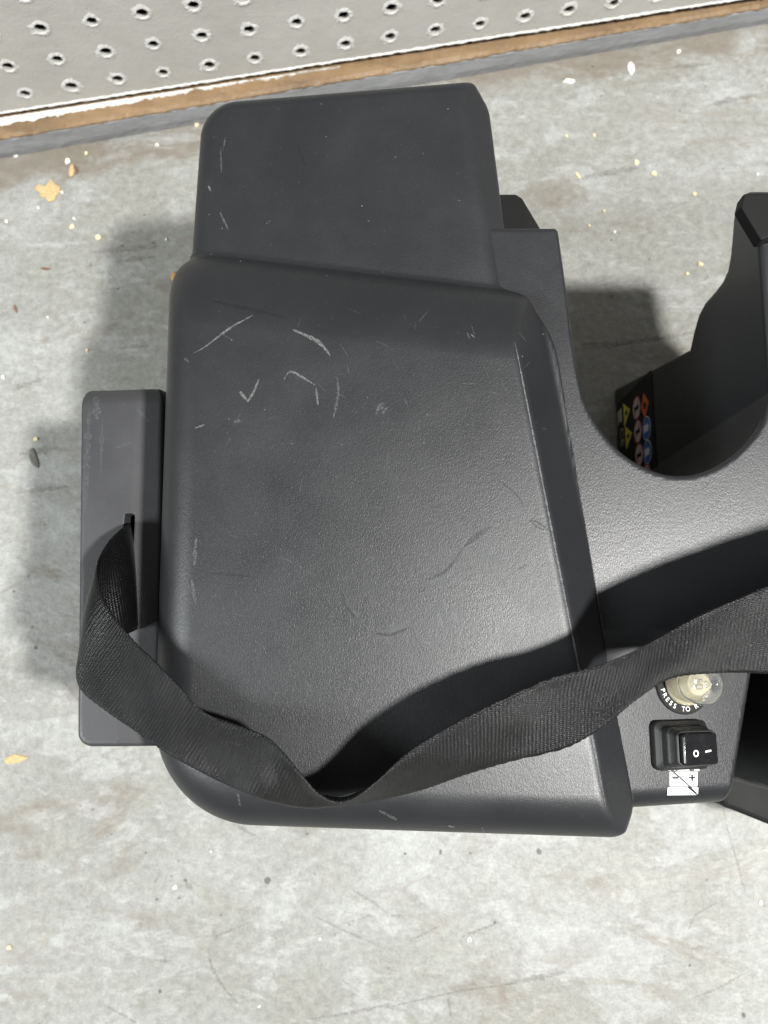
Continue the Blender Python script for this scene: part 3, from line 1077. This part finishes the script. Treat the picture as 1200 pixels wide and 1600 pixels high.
for (u, v) in ((1011.5, 669), (1013, 706)):
    d0 = disc('mandatory_sign', u, v, RD, M_white, label, 0.3)
    disc('disc', u, v, RD * .92, M_blu, d0, 0.5)
    lpoly('figure', u, v, [(-4, -6.5), (4, -6.5), (3, 0.5), (4, 4), (0, 7.5), (-4, 4), (-3, .5)], M_white, d0, 0.7)
for (u, v) in ((980, 645), (983, 681)):
    d0 = lpoly('warning_sign', u, v, [(-13, -9), (13, -9), (0, 12)], M_yel, label, 0.3)
    lpoly('figure', u, v, [(-1.6, -4), (1.6, -4), (2.4, 3.5), (-2.4, 3.5)], M_blackprint, d0, 0.5)
d0 = lpoly('hazard_sign', 1009, 633, [(-13, -2), (0, -11), (13, -2), (0, 11)], M_org, label, 0.3)
lpoly('figure', 1009, 633, [(-3, -4), (3, -4), (3.6, 0), (1, 5), (-1, 2), (-3.4, 1)], M_blackprint, d0, 0.5)
# crossed-out bin and conformity letters
d0 = lpoly('waste_bin_sign', 970, 650, [(-6, -5), (6, -5), (7.5, 6), (-7.5, 6)], M_greyprint, label, 0.3)
lpoly('bar', 970, 651, [(-8, -9), (8, -9), (8, -6.5), (-8, -6.5)], M_greyprint, d0, 0.3)
Rlab = Matrix(((0, 0, -1, 0), (-1, 0, 0, 0), (0, 1, 0, 0), (0, 0, 0, 1)))
y_, z_ = lab_yz(973, 683)
text_obj('conformity_letters', 'CE', 17, M_greyprint, label, (XL - 0.4, y_, z_), Rlab)

# ------------------------------------------------------------------ wear marks and painted edge highlights
from mathutils.bvhtree import BVHTree
def bvh_of(o):
    me = o.data
    return BVHTree.FromPolygons([v.co.copy() for v in me.vertices], [tuple(p.vertices) for p in me.polygons])
bvh = bvh_of(cover)
def on_cover(u, v, lift=0.22):
    d = Vector(ray(u, v)).normalized()
    h, n, i, dd = bvh.ray_cast(Vector((0, 0, HC / 1000)), d)
    if h is None: return None
    if n.dot(d) > 0: n = -n
    return np.array(h) * 1000 + np.array(n) * lift
def smooth_px(pts, step=5.0):
    pts = [np.array(p, float) for p in pts]
    out = []
    for a, b in zip(pts[:-1], pts[1:]):
        k = max(1, int(np.linalg.norm(b - a) / step))
        for i in range(k): out.append(a + (b - a) * i / k)
    out.append(pts[-1])
    for _ in range(2):
        out = [out[0]] + [(out[i - 1] + 2 * out[i] + out[i + 1]) / 4 for i in range(1, len(out) - 1)] + [out[-1]]
    return out
def ribbon(name, pts, width, mat, parent, where, taper=True, jit=0.35):
    """thin tapering mark laid on a surface; width in photograph pixels"""
    pts = smooth_px(pts)
    n = len(pts)
    if n < 3:
        pts = [pts[0], (pts[0] + pts[-1]) / 2, pts[-1]]; n = 3
    vs, fs = [], []
    for i, p in enumerate(pts):
        t = pts[min(i + 1, n - 1)] - pts[max(i - 1, 0)]
        t = t / max(np.linalg.norm(t), 1e-6)
        nn = np.array([-t[1], t[0]])
        w = width * (1 + jit * random.uniform(-1, 1))
        if taper: w *= max(0.15, math.sin(math.pi * (i + 0.4) / (n - 0.2)) ** 0.6)
        a, b = where(*(p + nn * w / 2)), where(*(p - nn * w / 2))
        if a is None or b is None: continue
        vs += [a, b]
    for i in range(len(vs) // 2 - 1):
        fs.append((2 * i, 2 * i + 1, 2 * i + 3, 2 * i + 2))
    if not fs: return None
    o = mesh_obj(name, vs, fs, mat, parent)
    # faces must look up
    bm = bmesh.new(); bm.from_mesh(o.data)
    bm.normal_update()
    for f in bm.faces:
        if f.normal.z < 0: f.normal_flip()
    bm.to_mesh(o.data); bm.free()
    return o
SCR = [
    ([(302, 552), (317, 545), (340, 527), (363, 510), (395, 493)], 3.0, M_scr),
    ([(457, 515), (480, 525), (497, 533), (510, 547), (516, 556)], 5.5, M_scr),
    ([(444, 593), (452, 578), (470, 588), (493, 602)], 3.2, M_scr),
    ([(494, 606), (497, 634)], 3.2, M_scr),
    ([(375, 612), (387, 627)], 4.5, M_scr),
    ([(387, 628), (397, 612), (405, 592)], 4.2, M_scr),
    ([(527, 590), (529, 613), (525, 637), (520, 655)], 4.0, M_scr_faint),
    ([(587, 647), (592, 636)], 4, M_scr_faint), ([(598, 647), (604, 637)], 4, M_scr_faint),
    ([(305, 669), (319, 664)], 3, M_scr), ([(366, 660), (377, 657)], 5, M_scr_faint),
    ([(345, 230), (346, 270)], 3, M_scr_faint), ([(344, 332), (357, 360)], 4, M_scr_faint),
    ([(326, 290), (329, 299)], 3, M_scr), ([(352, 215), (349, 236)], 2, M_scr_faint),
    ([(465, 226), (470, 243), (478, 258)], 5, M_smear),
    ([(534, 924), (540, 948), (556, 964), (578, 980)], 3.5, M_smear),
    ([(588, 990), (612, 993), (640, 980)], 5, M_smear),
    ([(768, 822), (744, 838), (724, 856)], 7, M_smear), ([(724, 856), (712, 876), (692, 896), (668, 906)], 5, M_smear),
    ([(776, 748), (800, 766), (814, 780), (818, 792)], 2.6, M_smear),
    ([(828, 812), (838, 824), (856, 830)], 3, M_smear), ([(830, 812), (845, 818), (856, 828)], 2.2, M_smear),
    ([(810, 889), (824, 882)], 3, M_smear), ([(655, 925), (666, 921)], 3, M_smear),
    ([(684, 958), (692, 982)], 6, M_scr_faint), ([(704, 952), (716, 975)], 9, M_scr_faint), ([(662, 1003), (676, 1008)], 4, M_scr_faint),
    ([(307, 840), (305, 860), (304, 885)], 6, M_scr_faint),
    ([(300, 905), (306, 945)], 6, M_scr_faint), ([(592, 1266), (620, 1280)], 5, M_scr_faint), ([(700, 1290), (711, 1292)], 2.5, M_scr),
    ([(753, 1291), (757, 1300)], 2.5, M_scr_faint), ([(372, 1240), (375, 1258)], 4, M_scr_faint), ([(288, 560), (296, 566)], 3, M_scr_faint),
    ([(730, 520), (734, 530)], 3, M_scr_faint), ([(735, 522), (742, 528)], 2.5, M_scr),
    ([(320, 895), (400, 902)], 3, M_smear), ([(330, 470), (420, 490), (450, 497)], 6, M_smear),
]
for pts, w, m in SCR:
    ribbon('scratch', pts, w, m, cover, on_cover)
for k in range(60):      # fine hairlines from handling
    u, v = random.uniform(330, 860), random.uniform(460, 1000)
    a_, L_ = random.gauss(0.9, 0.9), random.uniform(5, 26)
    ribbon('scratch', [(u, v), (u + L_ * .5 * math.cos(a_) + random.uniform(-1, 1), v + L_ * .5 * math.sin(a_)), (u + L_ * math.cos(a_), v + L_ * math.sin(a_))], random.uniform(1.0, 1.8), M_hair, cover, on_cover)
M_pale = mat_scratch('pale_scrape', (0.10, 0.106, 0.112), 0.32, 0.78, 0.62, 420)
for pts, w in [([(690, 890), (712, 872), (735, 848), (765, 822)], 12), ([(682, 950), (700, 975)], 16), ([(705, 945), (722, 980)], 14), ([(655, 995), (685, 1010)], 10), ([(745, 860), (790, 880)], 10),
               ([(600, 985), (640, 975)], 9), ([(550, 955), (580, 985)], 7), ([(670, 912), (700, 905)], 10), ([(835, 800), (858, 835)], 9), ([(590, 640), (600, 630)], 9)]:
    ribbon('scrape', pts, w, M_pale, cover, lambda u, v: on_cover(u, v, 0.14), True, 0.7)
# edge highlights painted as light grey ribbons on the bevel's ridge and lip
M_edge = mat_scratch('edge_highlight', (0.20, 0.205, 0.215), 0.30, 0.62, 0.62, 800)
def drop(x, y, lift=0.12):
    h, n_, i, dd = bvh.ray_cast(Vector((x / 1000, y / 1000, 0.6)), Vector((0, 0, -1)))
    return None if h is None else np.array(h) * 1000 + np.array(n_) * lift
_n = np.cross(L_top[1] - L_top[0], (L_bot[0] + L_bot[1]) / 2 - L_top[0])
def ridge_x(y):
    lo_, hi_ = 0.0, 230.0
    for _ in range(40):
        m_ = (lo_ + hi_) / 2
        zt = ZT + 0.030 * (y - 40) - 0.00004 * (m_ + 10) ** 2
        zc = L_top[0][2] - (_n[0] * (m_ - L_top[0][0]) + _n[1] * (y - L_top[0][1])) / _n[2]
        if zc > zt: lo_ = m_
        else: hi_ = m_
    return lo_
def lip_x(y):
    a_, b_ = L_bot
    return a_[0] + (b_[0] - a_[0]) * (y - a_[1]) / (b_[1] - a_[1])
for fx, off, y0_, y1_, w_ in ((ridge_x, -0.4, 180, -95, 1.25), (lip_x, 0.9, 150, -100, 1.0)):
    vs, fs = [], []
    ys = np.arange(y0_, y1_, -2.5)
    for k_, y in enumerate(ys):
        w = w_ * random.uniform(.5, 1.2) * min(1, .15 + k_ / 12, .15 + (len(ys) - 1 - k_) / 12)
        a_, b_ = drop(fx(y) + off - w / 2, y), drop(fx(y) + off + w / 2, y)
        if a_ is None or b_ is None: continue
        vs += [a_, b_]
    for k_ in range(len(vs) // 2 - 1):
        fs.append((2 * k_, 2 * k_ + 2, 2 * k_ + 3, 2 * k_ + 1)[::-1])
    mesh_obj('edge_highlight', vs, fs, M_edge, cover)
# rubbed edges of the side box
_bb = bvh_of(side_box)
def on_box(u, v):
    d = Vector(ray(u, v)).normalized()
    h, n_, i, dd = _bb.ray_cast(Vector((0, 0, HC / 1000)), d)
    return None if h is None else np.array(h) * 1000 + np.array((0, 0, 0.2))
for pts, w in [([(140, 640), (136, 720), (133, 800)], 9), ([(150, 620), (152, 655)], 12), ([(160, 660), (158, 740)], 6), ([(128, 760), (126, 830)], 4), ([(215, 640), (235, 660)], 5), ([(180, 700), (210, 690)], 3), ([(145, 1100), (200, 1130)], 3)]:
    ribbon('scrape', pts, w, M_pale, side_box, on_box, True, 0.7)
# dust flecks
for k in range(46):
    u, v = random.uniform(320, 880), random.uniform(160, 980)
    p = on_cover(u, v, 0.25)
    if p is None: continue
    r = random.uniform(0.25, 0.6)
    n = 5
    a0 = random.random() * 6
    mesh_obj('dust_fleck', [(p[0] + r * random.uniform(.6, 1.3) * math.cos(a0 + 6.283 * i / n), p[1] + r * random.uniform(.6, 1.3) * math.sin(a0 + 6.283 * i / n), p[2]) for i in range(n)], [tuple(range(n))], M_scr, cover)

def on_floor(u, v): 
    p = P(u, v, 0.0); p[2] = 0.35; return p
FM = [
    ([(1130, 1262), (1135, 1290), (1150, 1340), (1160, 1380), (1166, 1402)], 3.0),
    ([(326, 1484), (330, 1510), (350, 1545), (375, 1570)], 5), ([(332, 1465), (370, 1450), (392, 1440)], 4),
    ([(492, 1432), (540, 1455), (602, 1482)], 4), ([(550, 1390), (602, 1422)], 4), ([(530, 1445), (590, 1428)], 3),
    ([(790, 1538), (830, 1530), (885, 1518)], 8), ([(480, 1592), (540, 1585), (612, 1568)], 6), ([(600, 1575), (720, 1548), (800, 1537)], 4),
    ([(1080, 1560), (1120, 1545), (1165, 1520)], 4), ([(163, 1570), (215, 1600)], 5), ([(240, 1500), (268, 1502)], 6),
    ([(905, 538), (960, 536), (1020, 530), (1085, 520)], 8), ([(905, 545), (945, 542), (990, 536)], 6), ([(985, 545), (1030, 568)], 3),
    ([(235, 385), (244, 375), (240, 388)], 5), ([(1075, 1455), (1085, 1430), (1120, 1410)], 3),
    ([(20, 610), (70, 590)], 9), ([(95, 1060), (120, 1090), (130, 1100)], 5), ([(30, 710), (90, 700)], 10), ([(25, 770), (110, 760)], 7),
    ([(640, 1470), (690, 1445)], 4), ([(720, 1465), (780, 1440)], 4), ([(360, 1285), (410, 1312)], 4), ([(700, 1560), (705, 1590)], 4),
    ([(140, 395), (210, 388), (250, 385)], 8), ([(175, 410), (250, 400)], 7), ([(170, 545), (240, 540)], 5),
    ([(610, 1430), (630, 1432)], 6), ([(240, 1382), (247, 1370)], 4), ([(290, 1380), (303, 1390)], 6),
    ([(1105, 165), (1175, 150)], 8), ([(1050, 105), (1110, 100)], 5), ([(1090, 185), (1100, 200)], 3), ([(905, 280), (960, 268), (1000, 262)], 9),
]
for pts, w in FM:
    ribbon('scuff_mark', pts, w, M_fmark, floor, on_floor, True, 0.6)
def blob(name, u, v, w, h, mat, parent, z=0.35, n=11, ang=0.0, rag=0.3):
    c = P(u, v, 0.0)
    vs = []
    for i in range(n):
        a = 2 * math.pi * i / n
        r = 1 + random.uniform(-rag, rag)
        x, y = w / 2 * r * math.cos(a), h / 2 * r * math.sin(a)
        vs.append((c[0] + (x * math.cos(ang) - y * math.sin(ang)), c[1] + (x * math.sin(ang) + y * math.cos(ang)), z))
    return mesh_obj(name, vs, [tuple(range(n))], mat, parent)
M_spot = plain('dark_spot', (0.10, 0.093, 0.08), 0.6, 0.3)
for (u, v, w, h) in [(145, 1265, 3, 4), (174, 1304, 3, 3), (228, 1333, 4, 4), (245, 1405, 4, 4), (290, 1376, 6, 6), (480, 1303, 5, 4), (688, 1332, 5, 8), (842, 1330, 7, 10), (418, 1375, 9, 11), (250, 1549, 5, 7),
                     (56, 1012, 6, 7), (50, 980, 4, 4), (22, 924, 4, 4), (191, 384, 7, 4), (226, 336, 6, 4), (142, 414, 3, 6), (185, 451, 6, 5), (132, 504, 4, 4), (955, 375, 3, 5), (1062, 173, 4, 4), (940, 150, 4, 4),
                     (926, 104, 5, 4), (956, 463, 4, 4), (1105, 1375, 3, 3), (1078, 1508, 4, 5), (1162, 1586, 6, 8), (773, 1441, 4, 4), (633, 1334, 4, 4), (735, 1333, 5, 4), (280, 1403, 4, 3), (345, 1430, 3, 4),
                     (70, 180 + 640, 3, 3), (45, 900, 3, 4), (100, 660, 3, 3), (1012, 560, 3, 3), (905, 400, 3, 3), (1015, 405, 4, 4)]:
    blob('stain_spot', u, v, w * 0.58, h * 0.58, M_spot, floor)

# ------------------------------------------------------------------ chips lying on the floor
def chip_mat(n, c): return plain(n, c, 0.7, 0.25, 500, 0.0004, 900)
M_tanchip, M_cream2, M_whitechip, M_brownchip, M_orange = chip_mat('tan_wood', (0.43, 0.31, 0.155)), chip_mat('cream_wood', (0.66, 0.58, 0.36)), chip_mat('white_chip', (0.72, 0.70, 0.64)), chip_mat('brown_bark', (0.16, 0.085, 0.05)), chip_mat('orange_wood', (0.48, 0.26, 0.08))
def chip(name, u, v, w, h, mat, label, cat='chip', group=None, th=1.0, ang=0.0, n=9, rag=0.28):
    """irregular flake with real thickness and uneven top, size in mm"""
    c = P(u, v, 0.0)
    vs, fs = [], []
    rad = [1 + random.uniform(-rag, rag) for _ in range(n)]
    for lvl, (k, z) in enumerate(((1.0, 0.1), (1.0, th * .6), (0.75, th))):
        for i in range(n):
            a = 2 * math.pi * i / n
            x, y = w / 2 * rad[i] * k * math.cos(a), h / 2 * rad[i] * k * math.sin(a)
            vs.append((x * math.cos(ang) - y * math.sin(ang), x * math.sin(ang) + y * math.cos(ang), z + (random.uniform(-.2, .25) * th if lvl == 2 else 0)))
    for l in range(2):
        for i in range(n):
            j = (i + 1) % n
            fs.append((l * n + i, l * n + j, (l + 1) * n + j, (l + 1) * n + i))
    fs.append(tuple(2 * n + i for i in range(n)))
    fs.append(tuple(range(n))[::-1])
    o = mesh_obj(name, vs, fs, mat)
    o.location = (c[0] / 1000, c[1] / 1000, 0)
    return tag(o, label, cat, group)
chip('wood_flake', 75, 300, 25, 23, M_tanchip, 'largest ragged tan wood flake on the floor below the skirting', th=2.0, n=13, rag=.38)
chip('wood_chip', 112, 266, 7, 15, M_tanchip, 'narrow upright tan wood chip beside a brown bark sliver', th=2.0, ang=-.2)
chip('bark_sliver', 119, 266, 3, 12, M_brownchip, 'dark brown bark sliver leaning against a tan wood chip', 'sliver', th=2.5, ang=.35)
chip('wood_chip', 273, 434, 8, 12, M_orange, 'orange wood chip half hidden at the left edge of the black cover', th=2.0)
chip('wood_flake', 26, 1186, 22, 9, M_tanchip, 'tan wood flake left of the side box foot', th=1.2, ang=.15, n=11)
chip('bark_sliver', 72, 420, 11, 2.6, M_brownchip, 'thin reddish brown splinter lying parallel to the wall', 'sliver', th=1.5, ang=-.1)
chip('bark_sliver', 24, 482, 2.8, 10, M_brownchip, 'thin reddish brown splinter pointing at the wall', 'sliver', th=1.5, ang=.35)
chip('dry_leaf', 53, 716, 8, 24, chip_mat('grey_leaf', (0.10, 0.10, 0.085)), 'small curled grey-brown leaf scrap in the side box shadow', 'leaf', th=1.5, ang=.35, n=11, rag=.2)
chip('paint_flake', 890, 127, 14, 6, M_whitechip, 'wide flat white paint flake near the skirting', th=1.0)
chip('paint_flake', 987, 107, 8, 16, M_whitechip, 'tall narrow white paint flake near the skirting', th=1.0, n=11)
for (u, v, w, h, m) in [(106, 252, 10, 7, M_whitechip), (25, 243, 8, 6, M_whitechip), (135, 240, 6, 4, M_cream2), (60, 325, 4, 4, M_whitechip), (97, 301, 5, 4, M_whitechip), (113, 354, 6, 8, M_cream2), (153, 371, 8, 8, M_cream2),
                       (116, 342, 4, 4, M_whitechip), (10, 346, 6, 4, M_whitechip), (260, 375, 4, 4, M_whitechip), (57, 686, 7, 7, M_cream2), (1060, 81, 6, 8, M_whitechip), (883, 87, 6, 6, M_whitechip), (983, 70, 6, 4, M_whitechip),
                       (903, 275, 5, 12, M_cream2), (994, 255, 9, 7, M_cream2), (1022, 272, 8, 9, M_cream2), (1085, 304, 7, 6, M_cream2), (885, 213, 5, 4, M_cream2), (928, 212, 5, 5, M_cream2), (1094, 413, 6, 9, M_cream2), (1073, 428, 6, 5, M_cream2),
                       (1183, 273, 4, 4, M_whitechip), (960, 363, 5, 4, M_whitechip), (920, 353, 5, 4, M_cream2), (943, 330, 4, 4, M_cream2), (1188, 1410, 7, 5, M_whitechip), (273, 1386, 5, 6, M_whitechip), (330, 1330, 4, 3, M_whitechip),
                       (733, 1467, 7, 6, M_whitechip), (15, 1480, 6, 5, M_cream2), (500, 1467, 4, 3, M_whitechip), (405, 1572, 4, 4, M_whitechip), (5, 590, 5, 6, M_whitechip), (246, 227, 5, 5, M_whitechip), (308, 195, 7, 8, M_cream2), (136, 548, 5, 4, M_cream2), (75, 496, 3, 4, M_whitechip)]:
    if m is M_whitechip:
        chip('paint_chip', u, v, w * .8, h * .8, m, 'tiny white chip of paint on the concrete floor', 'paint chip', 'tiny white paint chips on the floor', 1.6, random.random() * 3, 7)
    else:
        chip('sawdust_chip', u, v, w * .8, h * .8, m, 'tiny yellowish crumb of wood on the concrete floor', 'wood chip', 'tiny yellowish wood crumbs on the floor', 1.8, random.random() * 3, 7)
